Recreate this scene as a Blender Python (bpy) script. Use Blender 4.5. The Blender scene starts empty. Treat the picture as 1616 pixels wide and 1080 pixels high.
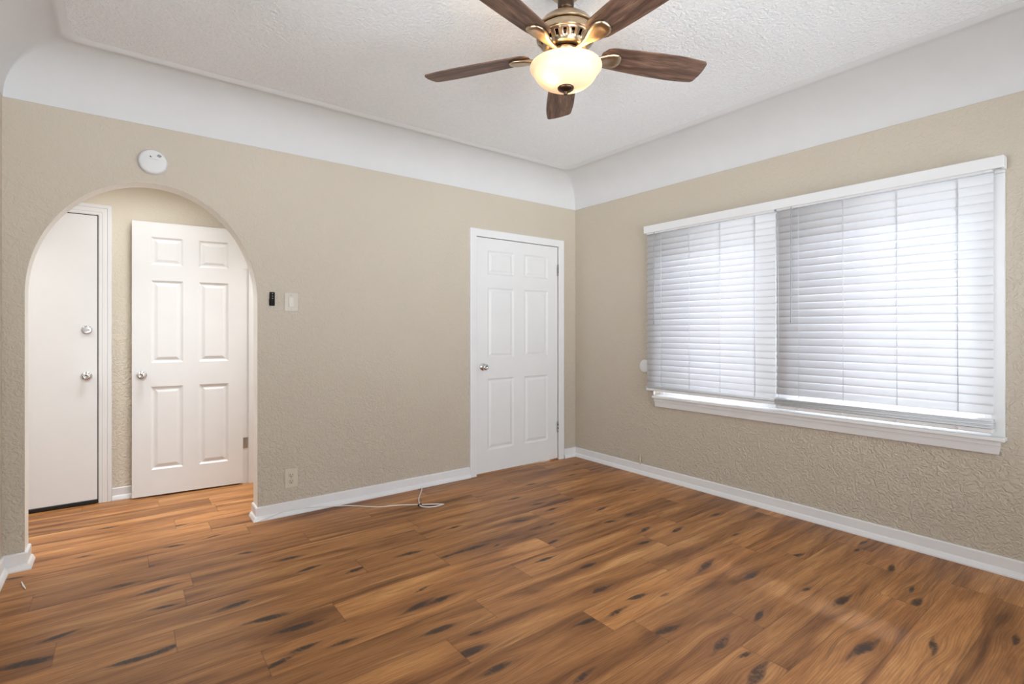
import bpy, bmesh, math, random
import numpy as np
from mathutils import Vector, Matrix

# ------------------------------------------------------------------ camera, world, lights, exposure
random.seed(7)
SC = bpy.context.scene
COL = SC.collection
CAM = (-3.5956, -3.6765, 1.25)
YAW = math.radians(37.301)
cd = bpy.data.cameras.new('camera')
cd.sensor_fit = 'HORIZONTAL'; cd.sensor_width = 36.0
cd.lens = 804.28 / 1616 * 36.0
cd.shift_y = -(540 - 522.39) / 1616
cd.clip_start = 0.02
cam = bpy.data.objects.new('camera', cd); COL.objects.link(cam)
cam.location = CAM; cam.rotation_euler = (math.pi / 2, 0, -YAW)
SC.camera = cam

SC.view_settings.view_transform = 'Standard'
SC.view_settings.look = 'None'
SC.view_settings.gamma = 1.0
SC.view_settings.use_curve_mapping = False
SC.view_settings.exposure = 0.21

SKY_UP, SKY_DOWN = 4.5, 8.4        # overcast sky above; lower half made brighter to light the ceiling
w = bpy.data.worlds.new('overcast_sky'); SC.world = w; w.use_nodes = True
nt = w.node_tree; nt.nodes.clear()
wo = nt.nodes.new('ShaderNodeOutputWorld'); bg = nt.nodes.new('ShaderNodeBackground')
bg.inputs['Color'].default_value = (0.90, 0.955, 1.0, 1)
_tc = nt.nodes.new('ShaderNodeTexCoord'); _sp = nt.nodes.new('ShaderNodeSeparateXYZ'); _mr = nt.nodes.new('ShaderNodeMapRange')
nt.links.new(_tc.outputs['Generated'], _sp.inputs[0]); nt.links.new(_sp.outputs[2], _mr.inputs['Value'])
_mr.inputs['From Min'].default_value = -0.10; _mr.inputs['From Max'].default_value = 0.06
_mr.inputs['To Min'].default_value = SKY_DOWN; _mr.inputs['To Max'].default_value = SKY_UP
nt.links.new(_mr.outputs[0], bg.inputs['Strength'])
nt.links.new(bg.outputs[0], wo.inputs[0])

# room extents
XL, YF, ZC, HC = -4.094, -4.60, 2.461, 2.73      # left wall, wall behind the camera, cove foot, ceiling
WT = 0.13                                         # wall thickness
YH = 1.101                                        # far wall of the hall

def portal(name, loc, rot, sx, sy):
    l = bpy.data.lights.new(name, 'AREA'); l.shape = 'RECTANGLE'; l.size = sx; l.size_y = sy
    l.cycles.is_portal = True
    o = bpy.data.objects.new(name, l); COL.objects.link(o); o.location = loc; o.rotation_euler = rot
    return o
W2 = (-3.75, -0.45, 0.35, 2.30)                   # unseen window added behind the camera as a light source
portal('sky_portal', ((W2[0] + W2[1]) / 2, YF - 0.14, (W2[2] + W2[3]) / 2), (math.pi / 2, 0, 0), W2[1] - W2[0], W2[3] - W2[2])
W1 = (-3.078, -0.970, 0.695, 2.06)                  # window on the right (y0, y1, z0, z1)
portal('sky_portal', (0.19, (W1[0] + W1[1]) / 2, (W1[2] + W1[3]) / 2), (0, math.pi / 2, 0), W1[3] - W1[2], W1[1] - W1[0])

W3 = (-3.30, -1.55, 0.75, 2.10)                    # unseen window added in the left wall as a light source (y0, y1, z0, z1)
portal('sky_portal', (XL - 0.13, (W3[0] + W3[1]) / 2, (W3[2] + W3[3]) / 2), (0, -math.pi / 2, 0), W3[3] - W3[2], W3[1] - W3[0])

# low sun outside the right hand window
sl = bpy.data.lights.new('sun', 'SUN'); sl.energy = 11.0; sl.angle = math.radians(5.0); sl.color = (0.90, 0.94, 1.0)
so = bpy.data.objects.new('sun', sl); COL.objects.link(so); so.location = (3, -2, 3)
so.rotation_euler = Vector((-math.cos(math.radians(39)), 0.04, -math.sin(math.radians(39)))).to_track_quat('-Z', 'Y').to_euler()

for nm, hx, en, spr in (('hall_fill_light', -4.75, 10, 125), ('hall_fill_light', -3.40, 5, 165), ('hall_fill_light', -3.30, 3.5, 80), ('side_room_fill_light', -2.05, 16, 125)):  # unseen lamps added to brighten the hall and side room
    hl = bpy.data.lights.new(nm, 'AREA'); hl.shape = 'DISK'; hl.size = 0.40
    hl.energy = en; hl.color = (0.965, 0.985, 1.0); hl.spread = math.radians(spr)
    ho = bpy.data.objects.new(nm, hl); COL.objects.link(ho); ho.location = (hx, 0.40, 2.43)

# ------------------------------------------------------------------ material helpers
def new_mat(name):
    m = bpy.data.materials.new(name); m.use_nodes = True
    t = m.node_tree; t.nodes.clear()
    out = t.nodes.new('ShaderNodeOutputMaterial'); b = t.nodes.new('ShaderNodeBsdfPrincipled')
    t.links.new(b.outputs[0], out.inputs[0])
    return m, t, b, out
def nd(t, kind, **kw):
    n = t.nodes.new(kind)
    for k, v in kw.items():
        if k in n.inputs: n.inputs[k].default_value = v
        else: setattr(n, k, v)
    return n
def ramp(t, src, stops):
    r = t.nodes.new('ShaderNodeValToRGB'); e = r.color_ramp.elements
    while len(e) < len(stops): e.new(0.5)
    for i, (p, c) in enumerate(stops):
        e[i].position = p; e[i].color = c if len(c) == 4 else (*c, 1)
    t.links.new(src, r.inputs[0]); return r
def mul(t, a, b_):
    n = t.nodes.new('ShaderNodeMath'); n.operation = 'MULTIPLY'
    for i, s in enumerate((a, b_)):
        if isinstance(s, (int, float)): n.inputs[i].default_value = s
        else: t.links.new(s, n.inputs[i])
    return n.outputs[0]
def math_(t, op, a, b_=0.0):
    n = t.nodes.new('ShaderNodeMath'); n.operation = op
    for i, s in enumerate((a, b_)):
        if isinstance(s, (int, float)): n.inputs[i].default_value = s
        else: t.links.new(s, n.inputs[i])
    return n.outputs[0]
def mixc(t, fac, a, b_, mode='MIX'):
    n = t.nodes.new('ShaderNodeMix'); n.data_type = 'RGBA'; n.blend_type = mode
    for i, s in ((0, fac), (6, a), (7, b_)):
        if isinstance(s, (int, float)): n.inputs[i].default_value = s
        elif isinstance(s, tuple): n.inputs[i].default_value = (*s, 1) if len(s) == 3 else s
        else: t.links.new(s, n.inputs[i])
    return n.outputs[2]
def position(t): return t.nodes.new('ShaderNodeNewGeometry').outputs['Position']

def paint(name, col, rough=0.45, var=0.03, bump=0.0, spec=0.4):
    m, t, b, _ = new_mat(name)
    n = nd(t, 'ShaderNodeTexNoise', Scale=6.0, Detail=3.0)
    t.links.new(position(t), n.inputs['Vector'])
    lo = tuple(c * (1 - var) for c in col); hi = tuple(min(1, c * (1 + var)) for c in col)
    r = ramp(t, n.outputs[0], [(0.3, lo), (0.7, hi)])
    t.links.new(r.outputs[0], b.inputs['Base Color'])
    b.inputs['Roughness'].default_value = rough
    b.inputs['Specular IOR Level'].default_value = spec
    if bump:
        n2 = nd(t, 'ShaderNodeTexNoise', Scale=140.0, Detail=2.0)
        t.links.new(position(t), n2.inputs['Vector'])
        bp = nd(t, 'ShaderNodeBump', Strength=bump, Distance=0.002)
        t.links.new(n2.outputs[0], bp.inputs['Height']); t.links.new(bp.outputs[0], b.inputs['Normal'])
    return m

def plaster(name, col, strength=1.0):
    m, t, b, _ = new_mat(name)
    P = position(t)
    big = nd(t, 'ShaderNodeTexNoise', Scale=1.3, Detail=2.0); t.links.new(P, big.inputs['Vector'])
    r = ramp(t, big.outputs[0], [(0.3, tuple(c * 0.97 for c in col)), (0.7, tuple(c * 1.03 for c in col))])
    t.links.new(r.outputs[0], b.inputs['Base Color'])
    n1 = nd(t, 'ShaderNodeTexNoise', Scale=38.0, Detail=2.5, Roughness=0.5, Distortion=1.4); t.links.new(P, n1.inputs['Vector'])
    h1 = ramp(t, n1.outputs[0], [(0.40, (0, 0, 0)), (0.62, (1, 1, 1))])
    n2 = nd(t, 'ShaderNodeTexNoise', Scale=95.0, Detail=2.0); t.links.new(P, n2.inputs['Vector'])
    # trowelled texture: heavier low down on the walls, smoother high up
    sep = t.nodes.new('ShaderNodeSeparateXYZ'); t.links.new(P, sep.inputs[0])
    mr = nd(t, 'ShaderNodeMapRange'); mr.inputs['From Min'].default_value = 0.2; mr.inputs['From Max'].default_value = 2.2
    mr.inputs['To Min'].default_value = 1.0; mr.inputs['To Max'].default_value = 0.25
    t.links.new(sep.outputs[2], mr.inputs['Value'])
    md = nd(t, 'ShaderNodeMapRange'); md.inputs['From Min'].default_value = 0.35; md.inputs['From Max'].default_value = 0.65
    md.inputs['To Min'].default_value = 0.55; md.inputs['To Max'].default_value = 1.1
    t.links.new(big.outputs[0], md.inputs['Value'])
    amp = mul(t, mr.outputs[0], md.outputs[0])
    hsum = math_(t, 'ADD', h1.outputs[0], mul(t, n2.outputs[0], 0.45))
    b1 = nd(t, 'ShaderNodeBump', Distance=0.008 * strength); b1.inputs['Strength'].default_value = 0.68
    t.links.new(mul(t, hsum, amp), b1.inputs['Height']); t.links.new(b1.outputs[0], b.inputs['Normal'])
    b.inputs['Roughness'].default_value = 0.55; b.inputs['Specular IOR Level'].default_value = 0.35
    return m

def metal(name, col, rough=0.25, aniso=False):
    m, t, b, _ = new_mat(name)
    n = nd(t, 'ShaderNodeTexNoise', Scale=60.0, Detail=2.0); t.links.new(position(t), n.inputs['Vector'])
    r = ramp(t, n.outputs[0], [(0.3, tuple(c * 0.93 for c in col)), (0.7, tuple(min(1, c * 1.05) for c in col))])
    t.links.new(r.outputs[0], b.inputs['Base Color'])
    b.inputs['Metallic'].default_value = 1.0; b.inputs['Roughness'].default_value = rough
    return m

WALLC = (0.59, 0.525, 0.43)
M = {}
M['wall'] = plaster('beige_plaster', WALLC)
M['hallwall'] = plaster('cream_plaster', (0.76, 0.69, 0.57))
M['white'] = paint('white_gloss_paint', (0.80, 0.80, 0.80), 0.38, 0.012)
M['trim'] = paint('white_trim_paint', (0.80, 0.80, 0.805), 0.35, 0.015)
M['bead'] = paint('cream_edge_paint', (0.87, 0.85, 0.80), 0.5, 0.03, bump=0.3)
M['cove'] = paint('white_flat_paint', (0.69, 0.69, 0.69), 0.7, 0.015, bump=0.15, spec=0.2)
M['black'] = paint('black_rubber', (0.012, 0.012, 0.013), 0.4, 0.1)
M['blackplastic'] = paint('matte_black_plastic', (0.010, 0.008, 0.007), 0.6, 0.1, spec=0.15)
M['dark'] = paint('dark_gap', (0.03, 0.028, 0.026), 0.8, 0.1)
M['chrome'] = metal('satin_chrome', (0.66, 0.66, 0.67), 0.2)
M['steel'] = metal('dull_steel', (0.50, 0.49, 0.48), 0.38)
M['brass'] = metal('antique_brass', (0.50, 0.39, 0.27), 0.30)
M['bronze'] = metal('dark_bronze', (0.10, 0.065, 0.045), 0.35)
M['plastic'] = paint('white_plastic', (0.74, 0.74, 0.74), 0.4, 0.015)
M['ivory'] = paint('ivory_plastic', (0.635, 0.58, 0.50), 0.4, 0.015)
M['ivory_light'] = paint('pale_ivory_plastic', (0.71, 0.66, 0.59), 0.35, 0.015)
M['beigeplate'] = paint('beige_painted_plate', (0.63, 0.565, 0.455), 0.45, 0.02)
M['cable'] = paint('white_cable_jacket', (0.80, 0.78, 0.73), 0.4, 0.02)
M['print'] = paint('grey_print', (0.30, 0.30, 0.30), 0.6, 0.02)

def mat_ceiling():
    m, t, b, _ = new_mat('textured_ceiling_paint')
    P = position(t)
    n1 = nd(t, 'ShaderNodeTexNoise', Scale=62.0, Detail=3.0, Roughness=0.6, Distortion=0.6); t.links.new(P, n1.inputs['Vector'])
    r = ramp(t, n1.outputs[0], [(0.3, (0.825, 0.845, 0.86)), (0.65, (0.885, 0.90, 0.91))])
    t.links.new(r.outputs[0], b.inputs['Base Color'])
    b1 = nd(t, 'ShaderNodeBump', Strength=0.8, Distance=0.010)
    t.links.new(n1.outputs[0], b1.inputs['Height']); t.links.new(b1.outputs[0], b.inputs['Normal'])
    b.inputs['Roughness'].default_value = 0.8; b.inputs['Specular IOR Level'].default_value = 0.2
    return m
M['ceiling'] = mat_ceiling()

def mat_floor():
    m, t, b, _ = new_mat('rustic_oak_planks')
    at = nd(t, 'ShaderNodeAttribute', attribute_name='pcoord'); pc = at.outputs['Vector']
    kn = nd(t, 'ShaderNodeAttribute', attribute_name='knot').outputs['Fac']
    ed = nd(t, 'ShaderNodeAttribute', attribute_name='edge').outputs['Fac']
    pid = nd(t, 'ShaderNodeAttribute', attribute_name='pid').outputs['Fac']
    def noise(sx, sy, sc, det, dist=0.0, rough=0.55):
        mp = nd(t, 'ShaderNodeMapping'); mp.inputs['Scale'].default_value = (sx, sy, 1)
        t.links.new(pc, mp.inputs['Vector'])
        n = nd(t, 'ShaderNodeTexNoise', Scale=sc, Detail=det, Distortion=dist, Roughness=rough)
        t.links.new(mp.outputs[0], n.inputs['Vector']); return n.outputs[0]
    flow = noise(1.1, 11, 1.0, 4.0, 0.6)
    fine = noise(7, 120, 1.0, 4.0, 0.3, 0.65)
    streak = noise(0.9, 16, 1.6, 3.0, 0.8)
    patch = noise(1.6, 5, 1.0, 2.0)
    # cathedral rings
    wv = nd(t, 'ShaderNodeTexWave', Scale=1.0, Distortion=5.0, Detail=2.0); wv.bands_direction = 'Y'
    wv.inputs['Detail Scale'].default_value = 1.2
    mp = nd(t, 'ShaderNodeMapping'); mp.inputs['Scale'].default_value = (2.2, 34, 1)
    t.links.new(pc, mp.inputs['Vector']); t.links.new(mp.outputs[0], wv.inputs['Vector'])
    base = ramp(t, flow, [(0.29, (0.148, 0.055, 0.016)), (0.43, (0.315, 0.133, 0.041)), (0.58, (0.455, 0.212, 0.072)), (0.73, (0.62, 0.333, 0.130))])
    c = mixc(t, 1.0, base.outputs[0], ramp(t, fine, [(0.3, (0.74, 0.70, 0.66)), (0.6, (1.06, 1.06, 1.06))]).outputs[0], 'MULTIPLY')
    c = mixc(t, 0.55, c, ramp(t, wv.outputs[0], [(0.15, (0.78, 0.74, 0.70)), (0.5, (1.05, 1.05, 1.05))]).outputs[0], 'MULTIPLY')
    c = mixc(t, 1.0, c, ramp(t, pid, [(0.0, (0.84, 0.82, 0.80)), (0.5, (1.0, 1.0, 1.0)), (1.0, (1.17, 1.15, 1.12))]).outputs[0], 'MULTIPLY')
    c = mixc(t, 0.6, c, ramp(t, patch, [(0.3, (0.80, 0.76, 0.72)), (0.65, (1.08, 1.08, 1.08))]).outputs[0], 'MULTIPLY')
    sf = ramp(t, streak, [(0.60, (0, 0, 0)), (0.71, (1, 1, 1))]).outputs[0]
    c = mixc(t, mul(t, sf, 0.55), c, (0.12, 0.05, 0.02))
    kn1 = noise(26, 75, 1.0, 4.0, 1.4, 0.65)
    kn2 = noise(5, 95, 1.0, 3.0, 0.5, 0.6)
    k1 = ramp(t, kn, [(0.03, (0, 0, 0)), (0.6, (1, 1, 1))]).outputs[0]
    c = mixc(t, mul(t, k1, 0.42), c, (0.15, 0.062, 0.025))
    tl = ramp(t, math_(t, 'MULTIPLY', math_(t, 'MINIMUM', mul(t, kn, 2.0), 0.8), kn2), [(0.26, (0, 0, 0)), (0.42, (1, 1, 1))]).outputs[0]
    c = mixc(t, mul(t, tl, 0.6), c, (0.070, 0.032, 0.016))
    kk = math_(t, 'MULTIPLY', kn, math_(t, 'ADD', mul(t, kn1, 2.9), -0.62))
    k2 = ramp(t, kk, [(0.30, (0, 0, 0)), (0.52, (0.7, 0.7, 0.7)), (0.95, (1, 1, 1))]).outputs[0]
    c = mixc(t, mul(t, k2, 0.86), c, (0.026, 0.016, 0.014))
    ef = ramp(t, ed, [(0.0, (1, 1, 1)), (0.0022, (0, 0, 0))]).outputs[0]
    c = mixc(t, mul(t, ef, 0.4), c, (0.07, 0.028, 0.012))
    t.links.new(c, b.inputs['Base Color'])
    rr = ramp(t, fine, [(0.2, (0.46, 0.46, 0.46)), (0.8, (0.37, 0.37, 0.37))]).outputs[0]
    t.links.new(rr, b.inputs['Roughness'])
    b.inputs['Specular IOR Level'].default_value = 0.38
    bp = nd(t, 'ShaderNodeBump', Strength=0.25, Distance=0.0015)
    hh = math_(t, 'SUBTRACT', mul(t, fine, 0.5), mul(t, ef, 1.0))
    t.links.new(hh, bp.inputs['Height']); t.links.new(bp.outputs[0], b.inputs['Normal'])
    return m
M['floor'] = mat_floor()

def mat_blade():
    m, t, b, _ = new_mat('walnut_blade')
    tc = nd(t, 'ShaderNodeTexCoord').outputs['Object']
    def noise(sx, sy, det, dist=0.0):
        mp = nd(t, 'ShaderNodeMapping'); mp.inputs['Scale'].default_value = (sx, sy, 1)
        t.links.new(tc, mp.inputs['Vector'])
        n = nd(t, 'ShaderNodeTexNoise', Scale=1.0, Detail=det, Distortion=dist); t.links.new(mp.outputs[0], n.inputs['Vector']); return n.outputs[0]
    a = noise(4, 34, 4, 0.9); f = noise(18, 260, 3)
    c = ramp(t, a, [(0.3, (0.050, 0.027, 0.019)), (0.48, (0.12, 0.068, 0.048)), (0.7, (0.22, 0.130, 0.090))]).outputs[0]
    c = mixc(t, 0.8, c, ramp(t, f, [(0.32, (0.50, 0.48, 0.46)), (0.62, (1.15, 1.15, 1.15))]).outputs[0], 'MULTIPLY')
    t.links.new(c, b.inputs['Base Color']); b.inputs['Roughness'].default_value = 0.5
    b.inputs['Specular IOR Level'].default_value = 0.35
    return m
M['blade'] = mat_blade()

def mat_translucent(name, col, tcol, fac, rough=0.5):
    m, t, b, out = new_mat(name)
    n = nd(t, 'ShaderNodeTexNoise', Scale=9.0, Detail=2.0); t.links.new(position(t), n.inputs['Vector'])
    r = ramp(t, n.outputs[0], [(0.3, tuple(c * 0.98 for c in col)), (0.7, col)])
    t.links.new(r.outputs[0], b.inputs['Base Color']); b.inputs['Roughness'].default_value = rough
    tr = nd(t, 'ShaderNodeBsdfTranslucent'); tr.inputs['Color'].default_value = (*tcol, 1)
    mx = nd(t, 'ShaderNodeMixShader'); mx.inputs[0].default_value = fac
    t.links.new(b.outputs[0], mx.inputs[1]); t.links.new(tr.outputs[0], mx.inputs[2]); t.links.new(mx.outputs[0], out.inputs[0])
    return m
M['slat'] = mat_translucent('white_blind_slat', (0.84, 0.84, 0.85), (0.86, 0.90, 0.97), 0.20, 0.4)
M['cord'] = mat_translucent('white_cord', (0.88, 0.88, 0.88), (0.95, 0.95, 0.97), 0.5, 0.5)
M['bowl'] = mat_translucent('frosted_amber_glass', (0.80, 0.66, 0.50), (0.95, 0.66, 0.40), 0.12, 0.35)

def mat_glass():
    m, t, b, out = new_mat('clear_window_glass')
    tr = nd(t, 'ShaderNodeBsdfTransparent'); gl = nd(t, 'ShaderNodeBsdfGlossy', Roughness=0.02)
    fr = nd(t, 'ShaderNodeFresnel', IOR=1.45)
    mx = nd(t, 'ShaderNodeMixShader'); t.links.new(fr.outputs[0], mx.inputs[0])
    t.links.new(tr.outputs[0], mx.inputs[1]); t.links.new(gl.outputs[0], mx.inputs[2]); t.links.new(mx.outputs[0], out.inputs[0])
    return m
M['glass'] = mat_glass()
def mat_emit(name, col, s):
    m, t, b, out = new_mat(name)
    b.inputs['Base Color'].default_value = (0.9, 0.9, 0.9, 1)
    b.inputs['Emission Color'].default_value = (*col, 1); b.inputs['Emission Strength'].default_value = s
    return m
M['bulb'] = mat_emit('lit_bulb', (1.0, 0.74, 0.42), 3.0)

# ------------------------------------------------------------------ mesh helpers
class MB:
    def __init__(s): s.bm = bmesh.new()
    def poly(s, pts, mi=0):
        f = s.bm.faces.new([s.bm.verts.new(p) for p in pts]); f.material_index = mi; return f
    def box(s, a, b, bev=0.0, seg=2, mi=0):
        a, b = Vector(a), Vector(b); lo = Vector(map(min, a, b)); hi = Vector(map(max, a, b))
        r = bmesh.ops.create_cube(s.bm, size=1.0, matrix=Matrix.Translation((lo + hi) / 2) @ Matrix.Diagonal((*(hi - lo), 1)))
        vs = r['verts']; fs = {f for v in vs for f in v.link_faces}
        for f in fs: f.material_index = mi
        if bev > 0:
            es = list({e for v in vs for e in v.link_edges})
            r2 = bmesh.ops.bevel(s.bm, geom=es, offset=bev, segments=seg, profile=0.5, affect='EDGES')
            for f in r2['faces']: f.material_index = mi
        return s
    def tube(s, pts, r, n=8, cap=True, mi=0):
        pts = [Vector(p) for p in pts]; rings = []; up = None
        for i, p in enumerate(pts):
            d = (pts[min(i + 1, len(pts) - 1)] - pts[max(i - 1, 0)]).normalized()
            if up is None:
                up = d.orthogonal().normalized()
            else:
                up = (up - d * up.dot(d)).normalized()
            sd = d.cross(up); rr = r[i] if isinstance(r, (list, tuple)) else r
            rings.append([s.bm.verts.new(p + (up * math.cos(2 * math.pi * k / n) + sd * math.sin(2 * math.pi * k / n)) * rr) for k in range(n)])
        for a, b in zip(rings, rings[1:]):
            for k in range(n):
                f = s.bm.faces.new((a[k], a[(k + 1) % n], b[(k + 1) % n], b[k])); f.material_index = mi; f.smooth = True
        if cap:
            for q in (list(reversed(rings[0])), rings[-1]):
                f = s.bm.faces.new(q); f.material_index = mi
        return s
    def lathe(s, prof, mat=Matrix.Identity(4), n=48, mi=0, smooth=True):
        """prof: list of (r, h) along local z; r==0 closes to a point"""
        rings = []
        for r, h in prof:
            if r < 1e-6: rings.append([s.bm.verts.new(mat @ Vector((0, 0, h)))])
            else: rings.append([s.bm.verts.new(mat @ Vector((r * math.cos(2 * math.pi * k / n), r * math.sin(2 * math.pi * k / n), h))) for k in range(n)])
        for a, b in zip(rings, rings[1:]):
            for k in range(n):
                k2 = (k + 1) % n
                if len(a) == 1 and len(b) == 1: continue
                if len(a) == 1: q = (a[0], b[k2], b[k])
                elif len(b) == 1: q = (a[k], a[k2], b[0])
                else: q = (a[k], a[k2], b[k2], b[k])
                f = s.bm.faces.new(q); f.material_index = mi; f.smooth = smooth
        return s
    def build(s, name, mat, parent=None, origin=None, recalc=True, smooth_angle=None):
        if recalc: bmesh.ops.recalc_face_normals(s.bm, faces=s.bm.faces[:])
        me = bpy.data.meshes.new(name); s.bm.to_mesh(me); s.bm.free()
        for mm in (mat if isinstance(mat, (list, tuple)) else [mat]): me.materials.append(mm)
        o = bpy.data.objects.new(name, me); COL.objects.link(o)
        if parent is not None:
            o.parent = parent
            off = parent_world(parent)
            org = Vector(origin) if origin is not None else off
            me.transform(Matrix.Translation(-org)); o.location = org - off
        elif origin is not None:
            me.transform(Matrix.Translation(-Vector(origin))); o.location = origin
        if smooth_angle:
            me.shade_smooth() if hasattr(me, 'shade_smooth') else None
            me.set_sharp_from_angle(angle=math.radians(smooth_angle))
        return o
def parent_world(o):
    v = Vector(o.location)
    while o.parent is not None:
        o = o.parent; v += Vector(o.location)
    return v
def empty(name, loc):
    o = bpy.data.objects.new(name, None); COL.objects.link(o); o.location = loc; o.empty_display_size = 0.05
    return o
def tag(o, label=None, cat=None, group=None, kind=None):
    if label: o['label'] = label
    if cat: o['category'] = cat
    if group: o['group'] = group
    if kind: o['kind'] = kind
    return o

def sweep(mb, path, prof, side=1.0, closed_prof=True):
    """sweep a (offset, z) profile along a plan path with mitred corners; offset goes to the left (side=1) of the path"""
    P = [Vector((p[0], p[1], 0)) for p in path]; rings = []
    for i, p in enumerate(P):
        ns = []
        for a, b in ((i - 1, i), (i, i + 1)):
            if 0 <= a and b < len(P):
                d = (P[b] - P[a]).normalized(); ns.append(Vector((-d.y, d.x, 0)) * side)
        if len(ns) == 2:
            mt = (ns[0] + ns[1]); mt /= max(1e-6, 1 + ns[0].dot(ns[1]))
        else: mt = ns[0]
        rings.append([mb.bm.verts.new(p + mt * o + Vector((0, 0, z))) for o, z in prof])
    n = len(prof)
    for a, b in zip(rings, rings[1:]):
        for k in range(n if closed_prof else n - 1):
            mb.bm.faces.new((a[k], a[(k + 1) % n], b[(k + 1) % n], b[k]))
    if closed_prof:
        mb.bm.faces.new(list(reversed(rings[0]))); mb.bm.faces.new(rings[-1])
    return mb

# ------------------------------------------------------------------ floor: one mesh, plank by plank
KN = [(-0.987, -1.634, 1.2), (-0.837, -1.761, 1.3), (-1.157, -1.757, 1), (-1.131, -2.144, 1.6), (-1.05, -2.347, 1.3), (-0.626, -2.38, 1.2), (-0.955, -2.724, 1.5), (-0.967, -2.579, 0.8), (-1.273, -2.921, 1.7), (-0.384, -2.754, 1.2), (-1.691, -2.562, 1.4), (-1.793, -2.375, 1.3), (-1.758, -1.976, 1.3), (-2.007, -2.131, 1), (-1.677, -2.129, 1.1), (-1.558, -2.195, 0.6), (-1.859, -2.157, 1), (-1.63, -1.764, 1.1), (-1.764, -2.742, 1.7), (-1.379, -2.554, 1), (-0.395, -1.76, 1), (-0.613, -2.019, 0.7), (-0.417, -1.075, 1), (-0.406, -1.401, 1), (-1.69, -2.658, 0.7), (-2.279, -2.367, 1), (-0.698, -2.939, 1.3), (-1.04, -3.082, 1.1), (-0.724, -3.271, 1), (-0.566, -2.888, 0.7), (-0.274, -2.557, 0.8), (-1.274, -0.665, 1.2), (-1.217, -0.861, 1.2), (-1.21, -1.006, 1), (-1.531, -1.041, 1.3), (-1.519, -1.202, 1), (-1.398, -1.211, 0.7), (-1.923, -0.876, 1), (-1.977, -1.206, 1.2), (-1.867, -1.261, 0.6), (-0.955, -0.47, 1), (-0.5, -0.475, 1), (-0.921, -1.21, 1.1), (-0.868, -1.403, 0.9), (-1.068, -1.412, 1), (-1.582, -1.422, 1), (-1.76, -1.57, 1.1), (-2.88, -0.707, 1.3), (-2.824, -0.899, 1.2), (-2.626, -1.064, 1.2), (-2.315, -1.053, 1.2), (-3.098, -1.264, 0.9), (-3.014, -1.417, 1.7), (-2.897, -1.641, 0.9), (-3.032, -1.581, 1), (-2.531, -1.576, 1.2), (-2.425, -1.589, 1.1), (-2.542, -1.797, 1.4), (-2.533, -2.001, 1.8), (-2.498, -2.142, 1.3), (-2.438, -1.912, 0.7), (-2.449, -1.453, 0.7), (-2.0, -1.214, 0.8), (-3.138, -1.62, 1), (-2.174, -1.211, 0.9), (-3.604, -0.526, 1.3), (-3.47, -0.682, 1.5), (-3.189, -1.064, 1.5), (-3.67, 0.449, 1), (-3.32, 0.222, 1), (-3.362, -0.133, 1.1), (-3.16, -0.112, 0.8), (-3.487, -0.358, 0.8), (-3.809, -0.895, 1.2), (-3.882, -1.048, 1.8), (-3.459, -1.263, 1.2), (-3.446, -0.889, 0.9), (-4.037, -0.105, 0.9), (-3.085, -1.279, 1), (-3.046, -0.49, 0.8), (-3.769, 0.004, 0.7), (-3.581, -1.265, 1)]
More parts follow.
